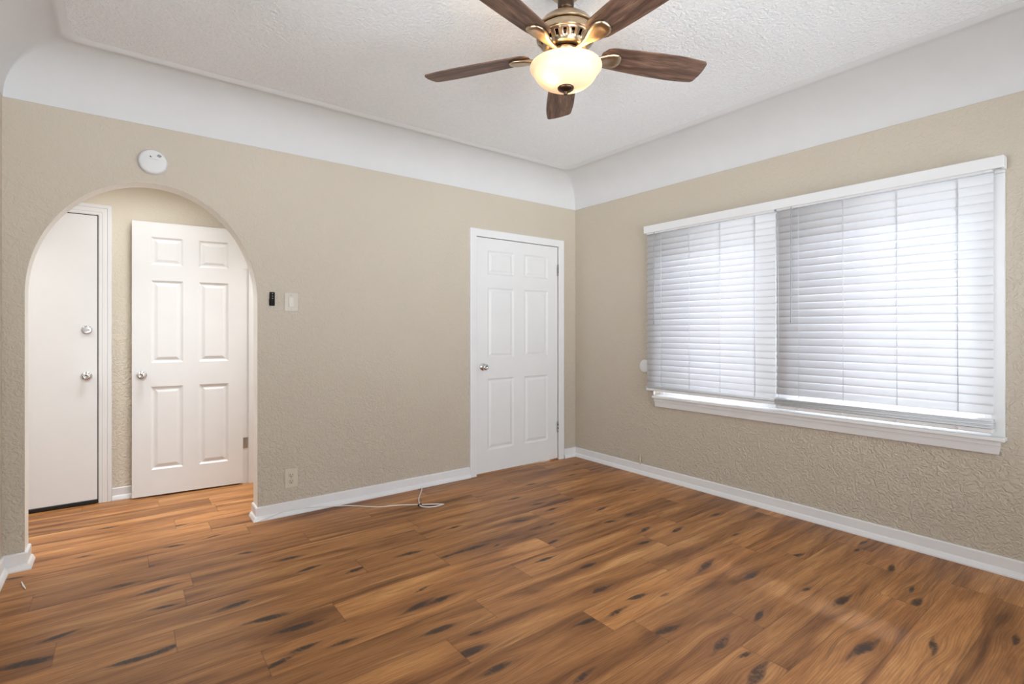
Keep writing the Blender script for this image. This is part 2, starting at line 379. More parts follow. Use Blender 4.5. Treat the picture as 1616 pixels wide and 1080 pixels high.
def build_floor():
    rs = np.random.RandomState(11)
    PW, PL, Y0 = 0.186, 1.22, -0.20
    JO = {0: -1.05, 4: -1.37, 5: -0.99, 6: -2.835, 7: -3.17, 8: -2.30, 9: -1.337, 10: -0.75, 12: -1.455, 15: -0.345}
    x_lo, x_hi, y_lo, y_hi = -5.32, 0.02, YF - 0.02, 1.20
    co, fc, KNOT, EDGE, PID, PC = [], [], [], [], [], []
    base = 0
    for row in range(-8, 25):
        ya, yb = Y0 - PW * (row + 1), Y0 - PW * row
        va, vb = max(ya, y_lo), min(yb, y_hi)
        if vb - va < 1e-3: continue
        j = JO.get(row, -0.1 - rs.rand() * PL)
        j0 = j - PL * math.ceil((j - x_lo) / PL)
        x = j0
        while x < x_hi:
            ua, ub = max(x, x_lo), min(x + PL, x_hi); xs0 = x; x += PL
            if ub - ua < 1e-3: continue
            nu = max(2, int((ub - ua) / 0.015)); nv = max(2, int(round((vb - va) / 0.0075)))
            U, V = np.meshgrid(np.linspace(ua, ub, nu + 1), np.linspace(va, vb, nv + 1), indexing='ij')
            rnd = rs.rand(3)
            kf = np.zeros_like(U); warp = np.zeros_like(U)
            ks = [(kx, ky, s) for kx, ky, s in KN if ua <= kx < ub and ya <= ky < yb]
            if not ks and rs.rand() < 0.25: ks = [(ua + rs.rand() * (ub - ua), ya + (0.2 + 0.6 * rs.rand()) * PW, 0.8)]
            for kx, ky, s in ks:
                dx, dy = U - kx, V - ky
                sk = rs.uniform(-0.25, 0.25)
                d2 = dy - sk * dx
                core = np.exp(-((dx / (0.027 * s)) ** 2 + (d2 / (0.0105 * s)) ** 2))
                tail = np.exp(-((dx / (0.11 * s)) ** 2 + (d2 / (0.0105 * s)) ** 2))
                halo = np.exp(-((dx / (0.16 * s)) ** 2 + (dy / (0.030 * s)) ** 2))
                kf += 0.85 * core + 0.36 * tail + 0.11 * halo
                warp -= dy * 0.75 * np.exp(-((dx / (0.10 * s)) ** 2 + (dy / (0.05 * s)) ** 2))
            nverts = U.size
            idx = np.arange(nverts).reshape(U.shape) + base
            q = np.stack([idx[:-1, :-1], idx[1:, :-1], idx[1:, 1:], idx[:-1, 1:]], -1).reshape(-1, 4)
            co.append(np.stack([U, V, np.zeros_like(U)], -1).reshape(-1, 3)); fc.append(q)
            e = np.minimum(np.minimum(V - ya, yb - V), np.minimum(U - xs0, xs0 + PL - U))
            KNOT.append(np.clip(kf, 0, 1.2).ravel()); EDGE.append(np.maximum(e, 0).ravel()); PID.append(np.full(nverts, rnd[0]))
            PC.append(np.stack([U - xs0 + rnd[1] * 40, V - ya + warp + rnd[2] * 9 + row * 1.37, np.full(U.shape, rnd[0] * 13)], -1).reshape(-1, 3))
            base += nverts
    co = np.concatenate(co); fc = np.concatenate(fc)
    me = bpy.data.meshes.new('floor')
    me.vertices.add(len(co)); me.vertices.foreach_set('co', co.ravel().astype(np.float32))
    me.loops.add(fc.size); me.polygons.add(len(fc))
    me.loops.foreach_set('vertex_index', fc.ravel().astype(np.int32))
    me.polygons.foreach_set('loop_start', (np.arange(len(fc)) * 4).astype(np.int32))
    me.polygons.foreach_set('loop_total', np.full(len(fc), 4, dtype=np.int32))
    for nm, arr in (('knot', KNOT), ('edge', EDGE), ('pid', PID)):
        a = me.attributes.new(nm, 'FLOAT', 'POINT'); a.data.foreach_set('value', np.concatenate(arr).astype(np.float32))
    a = me.attributes.new('pcoord', 'FLOAT_VECTOR', 'POINT'); a.data.foreach_set('vector', np.concatenate(PC).ravel().astype(np.float32))
    me.update(calc_edges=True); me.validate()
    me.materials.append(M['floor'])
    o = bpy.data.objects.new('floor', me); COL.objects.link(o)
    tag(o, 'warm brown rustic oak plank floor with dark knots', 'floor', kind='structure')
build_floor()

# ------------------------------------------------------------------ walls
ARL, ARR, AZ, AB = -4.009, -2.897, 1.445, 0.675     # arch jambs, spring height, rise
def arch_pts(n=48):
    c, a = (ARL + ARR) / 2, (ARR - ARL) / 2
    return [(c - a * math.cos(math.pi * i / n), AZ + AB * math.sin(math.pi * i / n)) for i in range(n + 1)]
DX0, DX1, DZ = -1.188, -0.228, 2.066                # closet door opening
def build_wall_back():
    mb = MB(); top = 2.80; x0 = -5.32
    def slab(xa, xb, za, zb, mi=0):                  # za, zb: lower edge at xa and xb
        for y in (0.0, WT):
            mb.poly([(xa, y, za), (xb, y, zb), (xb, y, top), (xa, y, top)])
        mb.poly([(xa, 0, za), (xb, 0, zb), (xb, WT, zb), (xa, WT, za)], mi)
        mb.poly([(xa, 0, top), (xb, 0, top), (xb, WT, top), (xa, WT, top)])
    slab(x0, ARL, 0, 0)
    ap = arch_pts()
    for (xa, za), (xb, zb) in zip(ap, ap[1:]): slab(xa, xb, za, zb, 1)
    slab(ARR, DX0, 0, 0); slab(DX0, DX1, DZ, DZ); slab(DX1, 0.15, 0, 0)
    for x, z in ((ARL, AZ), (ARR, AZ)): mb.poly([(x, 0, 0), (x, WT, 0), (x, WT, z), (x, 0, z)], 1)
    for x in (DX0, DX1): mb.poly([(x, 0, 0), (x, WT, 0), (x, WT, DZ), (x, 0, DZ)])
    for x in (x0, 0.15): mb.poly([(x, 0, 0), (x, WT, 0), (x, WT, top), (x, 0, top)])
    bmesh.ops.remove_doubles(mb.bm, verts=mb.bm.verts[:], dist=1e-5)
    return mb
tag(build_wall_back().build('wall_back', [M['wall'], M['bead']]), 'beige textured plaster wall with the white edged archway', 'wall', kind='structure')

def build_wall_right():
    mb = MB(); y0, y1, z0, z1 = W1; top = 2.80; T = 0.15
    mb.box((0, YF - 0.13, 0), (T, y0, top)); mb.box((0, y1, 0), (T, 0.0, top))
    mb.box((0, y0, 0), (T, y1, z0)); mb.box((0, y0, z1), (T, y1, top))
    return mb
tag(build_wall_right().build('wall_right', M['wall']), 'beige textured plaster wall around the wide window', 'wall', kind='structure')
mb = MB(); T = 0.12
mb.box((XL - T, YF - 0.13, 0), (XL, W3[0], 2.8)); mb.box((XL - T, W3[1], 0), (XL, 0.0, 2.8))
mb.box((XL - T, W3[0], 0), (XL, W3[1], W3[2])); mb.box((XL - T, W3[0], W3[3]), (XL, W3[1], 2.8))
tag(mb.build('wall_left', M['wall']), 'beige plaster wall at the left edge of the room', 'wall', kind='structure')
mb = MB(); T = 0.13
mb.box((XL, YF - T, 0), (W2[0], YF, 2.8)); mb.box((W2[1], YF - T, 0), (0, YF, 2.8))
mb.box((W2[0], YF - T, 0), (W2[1], YF, W2[2])); mb.box((W2[0], YF - T, W2[3]), (W2[1], YF, 2.8))
tag(mb.build('wall_front', M['wall']), 'beige plaster wall behind the viewpoint with a wide window added for light', 'wall', kind='structure')

mb = MB(); mb.box((-5.45, YF - 0.2, 2.81), (0.25, 1.25, 2.90))  # slab added above the ceiling to keep stray sky light out
tag(mb.build('light_blocker', M['cove']), 'flat slab added over the whole room to stop light leaks', 'light_blocker', kind='structure')

# hall beyond the arch
PX0, PX1 = -2.825, -2.705                           # partition with the open door
mb = MB(); mb.box((-5.32, YH, 0), (-1.35, YH + 0.1, 2.6))
# opening for the flush entry door is filled by the door, set in a shallow recess
tag(mb.build('wall_hall_back', M['hallwall']), 'cream plaster wall of the hall behind the archway', 'wall', kind='structure')
mb = MB(); mb.box((-5.42, WT, 0), (-5.32, YH + 0.1, 2.6))
tag(mb.build('wall_hall_left', M['hallwall']), 'cream plaster end wall of the hall, far left', 'wall', kind='structure')
mb = MB(); mb.box((PX0, 0.985, 0), (PX1, YH, 2.6)); mb.box((PX0, WT, 0), (PX1, 0.22, 2.6)); mb.box((PX0, 0.22, 2.09), (PX1, 0.985, 2.6))
tag(mb.build('wall_hall_right', M['hallwall']), 'cream partition at the right of the hall with the open doorway', 'wall', kind='structure')
mb = MB(); mb.box((-1.35, WT, 0), (-1.25, YH + 0.1, 2.6))
tag(mb.build('wall_side_room', M['hallwall']), 'cream wall of the small room past the open door', 'wall', kind='structure')
mb = MB(); mb.box((-5.42, WT, 2.45), (-1.25, YH + 0.1, 2.52))
tag(mb.build('ceiling_hall', M['cove']), 'flat white hall ceiling', 'ceiling', kind='structure')
mb = MB(); mb.box((-1.25, 0.55, 0), (0.15, 0.6, 2.8)); mb.box((-1.25, WT, 2.2), (0.15, 0.55, 2.25))
tag(mb.build('wall_closet', M['wall']), 'plain wall inside the closet', 'wall', kind='structure')

# ceiling and cove
OB, OR, OL, OF = 0.315, 0.415, 0.29, 0.35
def ring(t_, z, extra=0.0):
    """rounded rectangle inset by fraction t_ of the cove width"""
    x0, x1 = XL + OL * t_ + extra, -OR * t_ - extra
    y0, y1 = YF + OF * t_ + extra, -OB * t_ - extra
    r = 0.004 + 0.075 * t_ ** 1.5; pts = []
    for cx, cy, a0 in ((x1 - r, y1 - r, 0), (x0 + r, y1 - r, 90), (x0 + r, y0 + r, 180), (x1 - r, y0 + r, 270)):
        for k in range(9):
            a = math.radians(a0 + k * 11.25); pts.append((cx + r * math.cos(a), cy + r * math.sin(a), z))
    return pts
def build_cove():
    mb = MB(); prof = []
    H = HC - ZC
    prof += [(0.0, ZC - 0.004), (0.010, ZC - 0.004)]
    for i in range(0, 15):                           # concave quarter
        a = math.radians(90 * i / 14 * 0.93)
        prof.append((0.010 + 0.86 * (1 - math.cos(a)), ZC + (H - 0.008) * math.sin(a)))
    # rounded bead where the cove meets the textured ceiling
    lt, lz = prof[-1]
    prof += [(lt + 0.05, lz - 0.002), (lt + 0.09, lz - 0.0045), (lt + 0.125, lz - 0.003), (1.0, HC + 0.004), (1.0, HC + 0.03)]
    rings = [[mb.bm.verts.new(p) for p in ring(a, z)] for a, z in prof]
    n = len(rings[0])
    for A, B in zip(rings, rings[1:]):
        for k in range(n):
            f = mb.bm.faces.new((A[k], A[(k + 1) % n], B[(k + 1) % n], B[k])); f.smooth = True
    return mb
o = build_cove().build('trim_1', M['cove'], smooth_angle=50)
tag(o, 'smooth white curved cove running around the top of the walls', 'cove', kind='structure')
mb = MB(); a = ring(1.0, HC, -0.004); b = ring(1.0, HC + 0.05, -0.004)
mb.poly(a); mb.poly(b)
for k in range(len(a)): mb.poly([a[k], a[(k + 1) % len(a)], b[(k + 1) % len(a)], b[k]])
bmesh.ops.remove_doubles(mb.bm, verts=mb.bm.verts[:], dist=1e-5)
tag(mb.build('ceiling', M['ceiling']), 'white ceiling with a stippled texture', 'ceiling', kind='structure')

# ------------------------------------------------------------------ baseboards
BP = [(0.0, 0.0), (0.0, 0.090), (0.007, 0.090), (0.012, 0.084), (0.012, 0.034), (0.015, 0.031), (0.020, 0.027), (0.026, 0.013), (0.028, 0.008), (0.028, 0.0)]
def baseboard(name, path, side, label):
    mb = MB(); sweep(mb, path, BP, side)
    tag(mb.build(name, M['trim']), label, 'baseboard', kind='structure')
baseboard('baseboard_left', [(XL, YF), (XL, 0), (ARL, 0), (ARL, WT)], -1, 'white baseboard along the left wall, turning at the arch')
baseboard('baseboard_back', [(ARR, WT), (ARR, 0), (-1.252, 0)], -1, 'white baseboard between the arch and the closet door')
baseboard('baseboard_right', [(-0.160, 0), (0, 0), (0, YF)], -1, 'white baseboard in the corner and under the window')
baseboard('baseboard_front', [(-0.03, YF), (XL + 0.03, YF)], -1, 'white baseboard behind the viewpoint')
baseboard('baseboard_hall', [(-3.664, YH), (PX0, YH), (PX0, 1.055)], -1, 'white baseboard in the hall behind the open door')

# ------------------------------------------------------------------ doors
def panel_slab(mb, W, H, T, cols, rows):
    """six panel door, x 0..W, z 0..H, front face at y=0, back at y=T"""
    xs = sorted({0, W, *[v for c in cols for v in c]}); zs = sorted({0, H, *[v for r in rows for v in r]})
    for y, sg in ((0, 1), (T, -1)):
        for xa, xb in zip(xs, xs[1:]):
            for za, zb in zip(zs, zs[1:]):
                if (xa, xb) in cols and (za, zb) in rows:
                    prev = None
                    for ins, dep in ((0, 0), (0.004, 0.003), (0.012, 0.0095), (0.017, 0.0105), (0.024, 0.0095), (0.040, 0.003), (0.044, 0.0025)):
                        q = [mb.bm.verts.new((x, y + sg * dep, z)) for x, z in ((xa + ins, za + ins), (xb - ins, za + ins), (xb - ins, zb - ins), (xa + ins, zb - ins))]
                        if prev:
                            for k in range(4): mb.bm.faces.new((prev[k], prev[(k + 1) % 4], q[(k + 1) % 4], q[k]))
                        prev = q
                    mb.bm.faces.new(prev)
                else: mb.poly([(xa, y, za), (xb, y, za), (xb, y, zb), (xa, y, zb)])
    for xa, xb in zip(xs, xs[1:]):
        for z in (0, H): mb.poly([(xa, 0, z), (xb, 0, z), (xb, T, z), (xa, T, z)])
    for za, zb in zip(zs, zs[1:]):
        for x in (0, W): mb.poly([(x, 0, za), (x, 0, zb), (x, T, zb), (x, T, za)])
    bmesh.ops.remove_doubles(mb.bm, verts=mb.bm.verts[:], dist=1e-5)
ROWS = [(0.192, 0.818), (0.998, 1.618), (1.735, 1.945)]
KNOB = [(0.0, 0.0), (0.031, 0.0), (0.032, 0.003), (0.029, 0.008), (0.020, 0.010), (0.0125, 0.013), (0.0115, 0.024), (0.015, 0.030), (0.024, 0.036), (0.0275, 0.044), (0.026, 0.053), (0.019, 0.058), (0.010, 0.0595), (0.009, 0.058), (0.0, 0.058)]
def knob(parent, loc, label, prof=KNOB, name='door_knob', mat='chrome', rz=0.0):
    mb = MB(); mb.lathe(prof, Matrix.Translation(loc) @ Matrix.Rotation(rz, 4, 'Z') @ Matrix.Rotation(math.pi / 2, 4, 'X'), n=28)
    o = mb.build(name, M[mat], parent, origin=loc); o['label'] = label; return o

# closet door
d1x0, d1x1 = -1.180, -0.236
mb = MB(); panel_slab(mb, d1x1 - d1x0, 2.0505, 0.035, [(0.120, 0.412), (0.532, 0.822)], ROWS)
door1 = mb.build('door_1', M['white']); door1.location = (d1x0, 0.004, 0.012)
tag(door1, 'white six panel closet door, closed, near the room corner', 'door', kind='structure')
knob(door1, (-1.113, 0.004, 0.936), 'chrome knob')
def hinge(parent, x, y, z, h=0.09):
    mb = MB()
    for k in range(3):
        a = z - h / 2 + h * k / 3; mb.tube([(x, y, a + 0.001), (x, y, a + h / 3 - 0.001)], 0.0065, 10)
    mb.tube([(x, y, z + h / 2), (x, y, z + h / 2 + 0.006)], [0.0065, 0.003], 10)
    mb.box((x - 0.012, y + 0.004, z - h / 2), (x - 0.002, y + 0.0065, z + h / 2))
    o = mb.build('hinge', M['steel'], parent); o['label'] = 'dull steel hinge'; return o
hinge(door1, -0.2335, -0.004, 1.838, 0.105); hinge(door1, -0.2335, -0.004, 0.315, 0.10)

# casing (architrave) helper: U-shaped, flat board with eased edges
CASE_FLAT = [(0.0, 0.0), (0.0, 0.015), (0.003, 0.018), (0.060, 0.018), (0.064, 0.014), (0.064, 0.0)]
CASE_STEP = [(0.0, 0.0), (0.0, 0.012), (0.006, 0.016), (0.020, 0.016), (0.024, 0.020), (0.050, 0.020), (0.054, 0.026), (0.074, 0.026), (0.077, 0.023), (0.077, 0.0)]
def casing(mb, xa, xb, zt, ywall, prof):
    """xa, xb, zt: inner edges; profile (distance outwards, thickness towards -y)"""
    path = [(xa, 0.0), (xa, zt), (xb, zt), (xb, 0.0)]
    dirs = [(-1, 0), (-1, 1), (1, 1), (1, 0)]
    rings = [[mb.bm.verts.new((p[0] + d[0] * o, ywall - th, p[1] + d[1] * o)) for o, th in prof] for p, d in zip(path, dirs)]
    n = len(prof)
    for A, B in zip(rings, rings[1:]):
        for k in range(n): mb.bm.faces.new((A[k], A[(k + 1) % n], B[(k + 1) % n], B[k]))
    mb.bm.faces.new(rings[0]); mb.bm.faces.new(rings[-1])
mb = MB(); casing(mb, -1.186, -0.230, 2.066, 0.0, [(o * 1.03, t) for o, t in CASE_FLAT])
# stop and jamb lining behind the slab
mb.box((DX0, 0.045, 0), (DX0 + 0.012, 0.12, DZ)); mb.box((DX1 - 0.012, 0.045, 0), (DX1, 0.12, DZ)); mb.box((DX0, 0.045, DZ - 0.006), (DX1, 0.12, DZ))
tag(mb.build('trim_2', M['trim']), 'flat white casing around the closed closet door', 'door trim', kind='structure')

# flush entry door in the hall
d2x0, d2x1 = -4.560, -3.748
mb = MB(); mb.box((d2x0, YH - 0.018, 0.030), (d2x1, YH + 0.0, 2.083), 0.002, 1)
door2 = mb.build('door_2', M['white'], origin=(d2x0, YH, 0.030))
tag(door2, 'plain white flush entry door seen at the left through the arch', 'door', kind='structure')
knob(door2, (-3.807, YH - 0.018, 0.925), 'chrome knob')
DEADB = [(0, 0), (0.031, 0), (0.032, 0.004), (0.029, 0.010), (0.024, 0.013), (0.022, 0.013), (0.0, 0.014)]
db = knob(door2, (-3.807, YH - 0.018, 1.256), 'round chrome deadbolt', DEADB, 'deadbolt')
mb = MB(); mb.box((-3.807 - 0.019, YH - 0.048, 1.251), (-3.807 + 0.019, YH - 0.031, 1.261), 0.003, 2)
mb.build('thumb_turn', M['chrome'], db)
mb = MB(); mb.box((d2x0, YH - 0.024, 0.003), (d2x1, YH - 0.001, 0.030), 0.003, 1)
sw = mb.build('door_sweep', M['black'], door2); sw['label'] = 'black rubber sweep'
mb = MB(); casing(mb, d2x0 - 0.006, -3.742, 2.090, YH, CASE_STEP)
mb.box((-3.748, YH - 0.004, 0), (-3.742, YH, 2.09), mi=1); mb.box((d2x0, YH - 0.004, 2.083), (-3.742, YH, 2.09), mi=1)
tag(mb.build('trim_3', [M['trim'], M['dark']]), 'stepped white casing around the flush entry door', 'door trim', kind='structure')

# open six panel door, hinged at the right, standing in front of the hall's far wall
ang = math.atan2(0.955 - 1.017, 0.726)
mb = MB(); panel_slab(mb, 0.728, 2.056, 0.035, [(0.116, 0.318), (0.422, 0.625)], ROWS)
door3 = mb.build('door_3', M['white'])
door3.location = (-3.548, 1.017, 0.012); door3.rotation_euler = (0, 0, ang)
tag(door3, 'white six panel door standing open inside the hall', 'door', kind='structure')
def local_child(mb, name, mat, parent, label=None):
    me = bpy.data.meshes.new(name); bmesh.ops.recalc_face_normals(mb.bm, faces=mb.bm.faces[:]); mb.bm.to_mesh(me); mb.bm.free(); me.materials.append(mat)
    o = bpy.data.objects.new(name, me); COL.objects.link(o); o.parent = parent
    if label: o['label'] = label
    return o
mb = MB(); mb.lathe(KNOB, Matrix.Translation((0.060, 0, 0.907)) @ Matrix.Rotation(math.pi / 2, 4, 'X'), n=28)
local_child(mb, 'door_knob', M['chrome'], door3, 'chrome knob')
# hinge-side jamb, stop and leaves of the doorway
mb = MB()
mb.box((PX0 - 0.002, 0.970, 0), (PX1 + 0.002, 0.986, 2.09)); mb.box((PX0 + 0.046, 0.958, 0), (PX1 - 0.02, 0.970, 2.08))
mb.box((PX0 - 0.002, 0.222, 0), (PX1 + 0.002, 0.236, 2.09)); mb.box((PX0 - 0.002, 0.222, 2.074), (PX1 + 0.002, 0.986, 2.09))
mb.box((PX0 - 0.016, 0.165, 0), (PX0, 0.230, 2.15)); mb.box((PX0 - 0.016, 0.165, 2.082), (PX0, 1.05, 2.15)); mb.box((PX0 - 0.016, 0.978, 0), (PX0, 1.05, 2.15))
jt = mb.build('trim_4', M['trim']); tag(jt, 'white jamb and casing of the hall doorway', 'door trim', kind='structure')
for z, mt_ in ((0.335, 'steel'), (1.80, 'trim')):
    mb = MB(); mb.box((PX0 + 0.002, 0.9665, z - 0.045), (PX0 + 0.040, 0.970, z + 0.045), 0.001, 1)
    mb.tube([(PX0 - 0.003, 0.962, z - 0.045), (PX0 - 0.003, 0.962, z + 0.045)], 0.006, 10)
    for dz in (-0.025, 0.0, 0.025): mb.lathe([(0, -0.001), (0.004, -0.001), (0.003, 0.001), (0, 0.001)], Matrix.Translation((PX0 + 0.022, 0.9655, z + dz)) @ Matrix.Rotation(math.pi / 2, 4, 'X'), n=10)
    hg = mb.build('hinge', M[mt_], jt)

# ------------------------------------------------------------------ window on the right
y0, y1, z0, z1 = W1
win = empty('window_1', (0, (y0 + y1) / 2, z0))
tag(win, 'wide white framed double window behind the blinds', 'window', kind='structure')
YM = -1.985
mb = MB()
fx0, fx1 = 0.06, 0.13
for a, b in ((y0, y0 + 0.04), (y1 - 0.04, y1), (YM - 0.10, YM + 0.10)): mb.box((fx0, a, z0), (fx1, b, z1), 0.003, 1)
for a, b in ((z0, z0 + 0.127), (z1 - 0.06, z1)): mb.box((fx0 + 0.004, y0, a), (fx1 - 0.004, y1, b), 0.003, 1)  # bottom rail made tall to block sun passing under the left blind
mb.build('window_frame', M['trim'], win)
for a, b in ((y0 + 0.05, YM - 0.06), (YM + 0.06, y1 - 0.05)):
    mb = MB(); mb.box((0.092, a, z0 + 0.05), (0.098, b, z1 - 0.05)); mb.build('glass_pane', M['glass'], win)
mb = MB(); SX = -0.022
mb.box((SX, -3.132, 0.706), (0, y0 - 0.002, z1 - 0.001), 0.003, 2); mb.box((SX, y1 + 0.002, 0.706), (0, y1 + 0.010, z1 - 0.001), 0.003, 2); mb.box((SX, -3.132, z1), (0, y1 + 0.010, 2.12), 0.003, 2)
mb.build('casing', M['trim'], win)
mb = MB(); mb.box((-0.062, -3.138, 0.684), (0.06, -0.975, 0.706), 0.006, 3)
mb.build('window_sill', M['trim'], win)
# apron with a routed line and clipped lower corners
mb = MB()
ya, yb = -3.118, -0.980
prof = [(0.0, 0.684), (-0.036, 0.684), (-0.036, 0.660), (-0.031, 0.656), (-0.031, 0.652), (-0.028, 0.650), (-0.022, 0.614), (-0.019, 0.611), (0.0, 0.611)]
A = [mb.bm.verts.new((x, ya + max(0, 0.65 - z) * 0.25, z)) for x, z in prof]; B = [mb.bm.verts.new((x, yb - max(0, 0.65 - z) * 0.05, z)) for x, z in prof]
for k in range(len(prof)): mb.bm.faces.new((A[k], A[(k + 1) % len(prof)], B[(k + 1) % len(prof)], B[k]))
mb.bm.faces.new(A); mb.bm.faces.new(B)
mb.build('apron', M['trim'], win)

# window added behind the camera to light the room evenly
win2 = empty('added_window_2', ((W2[0] + W2[1]) / 2, YF, W2[2])); tag(win2, 'wide window added behind the viewpoint for soft front light', 'window', kind='structure')
mb = MB(); a, b, c, d = W2
for p, q in ((a, a + 0.05), (b - 0.05, b), ((a + b) / 2 - 0.025, (a + b) / 2 + 0.025)): mb.box((p, YF - 0.10, c), (q, YF - 0.05, d), 0.003, 1)
for p, q in ((c, c + 0.05), (d - 0.05, d)): mb.box((a, YF - 0.096, p), (b, YF - 0.054, q), 0.003, 1)
mb.build('window_frame', M['trim'], win2)
for p, q in ((a + 0.045, (a + b) / 2 - 0.02), ((a + b) / 2 + 0.02, b - 0.045)):
    mb = MB(); mb.box((p, YF - 0.078, c + 0.045), (q, YF - 0.072, d - 0.045)); mb.build('glass_pane', M['glass'], win2)

win3 = empty('added_window_3', (XL, (W3[0] + W3[1]) / 2, W3[2])); tag(win3, 'window added in the left wall to light the right wall', 'window', kind='structure')
mb = MB(); a, b, c, d = W3  # added window, brightens the right wall and the blinds
for p, q in ((a, a + 0.05), (b - 0.05, b)): mb.box((XL - 0.10, p, c), (XL - 0.05, q, d), 0.003, 1)
for p, q in ((c, c + 0.05), (d - 0.05, d), ((c + d) / 2 - 0.02, (c + d) / 2 + 0.02)): mb.box((XL - 0.095, a + 0.04, p), (XL - 0.055, b - 0.04, q), 0.003, 1)
mb.build('window_frame', M['trim'], win3)
mb = MB(); mb.box((XL - 0.078, a + 0.045, c + 0.045), (XL - 0.072, b - 0.045, d - 0.045)); mb.build('glass_pane', M['glass'], win3)

# valance over both blinds
val = tag(empty('window_valance', (-0.087, -2.03, 2.072)), 'long white valance board across the top of both blinds', 'valance')
mb = MB(); mb.box((-0.094, -3.140, 2.072), (-0.081, -0.918, 2.134), 0.004, 2); mb.build('front_board', M['trim'], val)
for p, q in ((-0.931, -0.918), (-3.140, -3.127)):
    mb = MB(); mb.box((-0.0805, p, 2.072), (-0.0225, q, 2.134), 0.002, 1); mb.build('end_return', M['trim'], val)

# venetian blinds
PITCH, SW, TILT = 0.0474, 0.0620, math.radians(75)
def blind(name, ya, yb, zbot, nstack, cords, wand_y, label, edge_gap, SP):
    """ya > yb; slats hang from z=2.055 down; the lowest ones rest stacked on the bottom rail"""
    xc = -0.054
    root = empty(name, (xc, (ya + yb) / 2, zbot)); tag(root, label, 'blind', 'venetian blinds on the right hand window')
    mb = MB(); mb.box((-0.077, ya - 0.004, 2.062), (-0.026, yb + 0.004, 2.120), 0.003, 1); mb.build('headrail', M['trim'], root)
    mb = MB()
    rail_h = 0.022
    zst = zbot + rail_h + nstack * SP; hv = 0.5 * SW * math.sin(TILT)
    z = zst + edge_gap + hv; n = 0
    while z + PITCH < 2.052: z += PITCH
    def slat(zc, tilt, wob, xo=0.0):
        m_ = 6; top, bot = [], []
        for i in range(m_ + 1):
            s_ = (i / m_ - 0.5); cr = 0.0085 * (1 - (2 * s_) ** 2)
            # room edge is the low edge
            lx, lz = s_ * SW, cr
            x = xc + xo + lx * math.cos(tilt) - lz * math.sin(tilt); zz = zc + lx * math.sin(tilt) + lz * math.cos(tilt)
            for lst, dd in ((top, 0.0011), (bot, -0.0011)):
                nx, nz = -math.sin(tilt) * dd, math.cos(tilt) * dd
                lst.append([(x + nx, yy, zz + nz + wob * k) for yy, k in ((ya, 0), (yb, 1))])
        loop = top + bot[::-1]; V = [[mb.bm.verts.new(p) for p in r] for r in loop]; L = len(V)
        for k in range(L):
            f = mb.bm.faces.new((V[k][0], V[k][1], V[(k + 1) % L][1], V[(k + 1) % L][0])); f.smooth = (k % (m_ + 1)) != m_
        mb.bm.faces.new([v[0] for v in V]); mb.bm.faces.new([v[1] for v in V][::-1])
    while z - hv > zst + edge_gap - 0.005:
        slat(z, TILT + random.uniform(-0.02, 0.02), random.uniform(-0.001, 0.001)); z -= PITCH; n += 1
    for k in range(nstack): slat(zbot + rail_h + 0.002 + (k + 0.25) * SP, random.uniform(-0.04, 0.04), 0, (-0.003, 0.002, -0.002, 0.003, -0.001)[k])
    mb.build('slats', M['slat'], root)
    mb = MB(); mb.box((xc - 0.026, ya, zbot), (xc + 0.026, yb, zbot + rail_h), 0.004, 2); mb.build('bottom_rail', M['trim'], root)
    for cy in cords:
        mb = MB()
        xr = xc - 0.5 * SW * math.cos(TILT) - 0.0035
        k = 0; zz = 2.062; pts = []
        # the string runs from the low edge of one slat in behind the next one
        ze = 2.040 - 0.5 * SW * math.sin(TILT)
        mb.tube([(xr, cy, 2.065), (xr, cy, zst)], 0.0013, 6)
        mb.tube([(xr - 0.001, cy + 0.004, 2.065), (xr - 0.001, cy - 0.002, zst)], 0.0008, 6)
        mb.lathe([(0, -0.012), (0.004, -0.011), (0.005, 0), (0.003, 0.006), (0, 0.006)], Matrix.Translation((xc - 0.028, cy, zbot + 0.012)), n=10)
        mb.build('ladder_cord', M['cord'], root)
    mb = MB(); mb.tube([(-0.097, wand_y, 2.064), (-0.098, wand_y, 1.34), (-0.098, wand_y, 1.305)], [0.0030, 0.0030, 0.0042], 8)
    mb.tube([(-0.080, wand_y, 2.075), (-0.092, wand_y, 2.070), (-0.097, wand_y, 2.058)], 0.002, 6)
    wd = mb.build('tilt_wand', M['steelwand'], root); wd['label'] = 'grey clear wand'
    return root
M['steelwand'] = paint('grey_clear_plastic', (0.42, 0.43, 0.45), 0.2, 0.02)
blind('window_blind', -0.932, -2.003, 0.748, 2, (-1.074, -1.335, -1.597, -1.861), -1.028, 'left hand white slatted blind, hanging slightly higher, next to the corner', -0.012, 0.0075)
blind('window_blind', -2.009, -3.096, 0.726, 5, (-2.022, -2.153, -2.413, -2.689, -2.958), -2.118, 'right hand white slatted blind with a thin bright gap above its bottom rail', 0.027, 0.0090)

# ------------------------------------------------------------------ small things on the walls
def wall_item(name, loc, label, cat, group=None):
    return tag(empty(name, loc), label, cat, group)
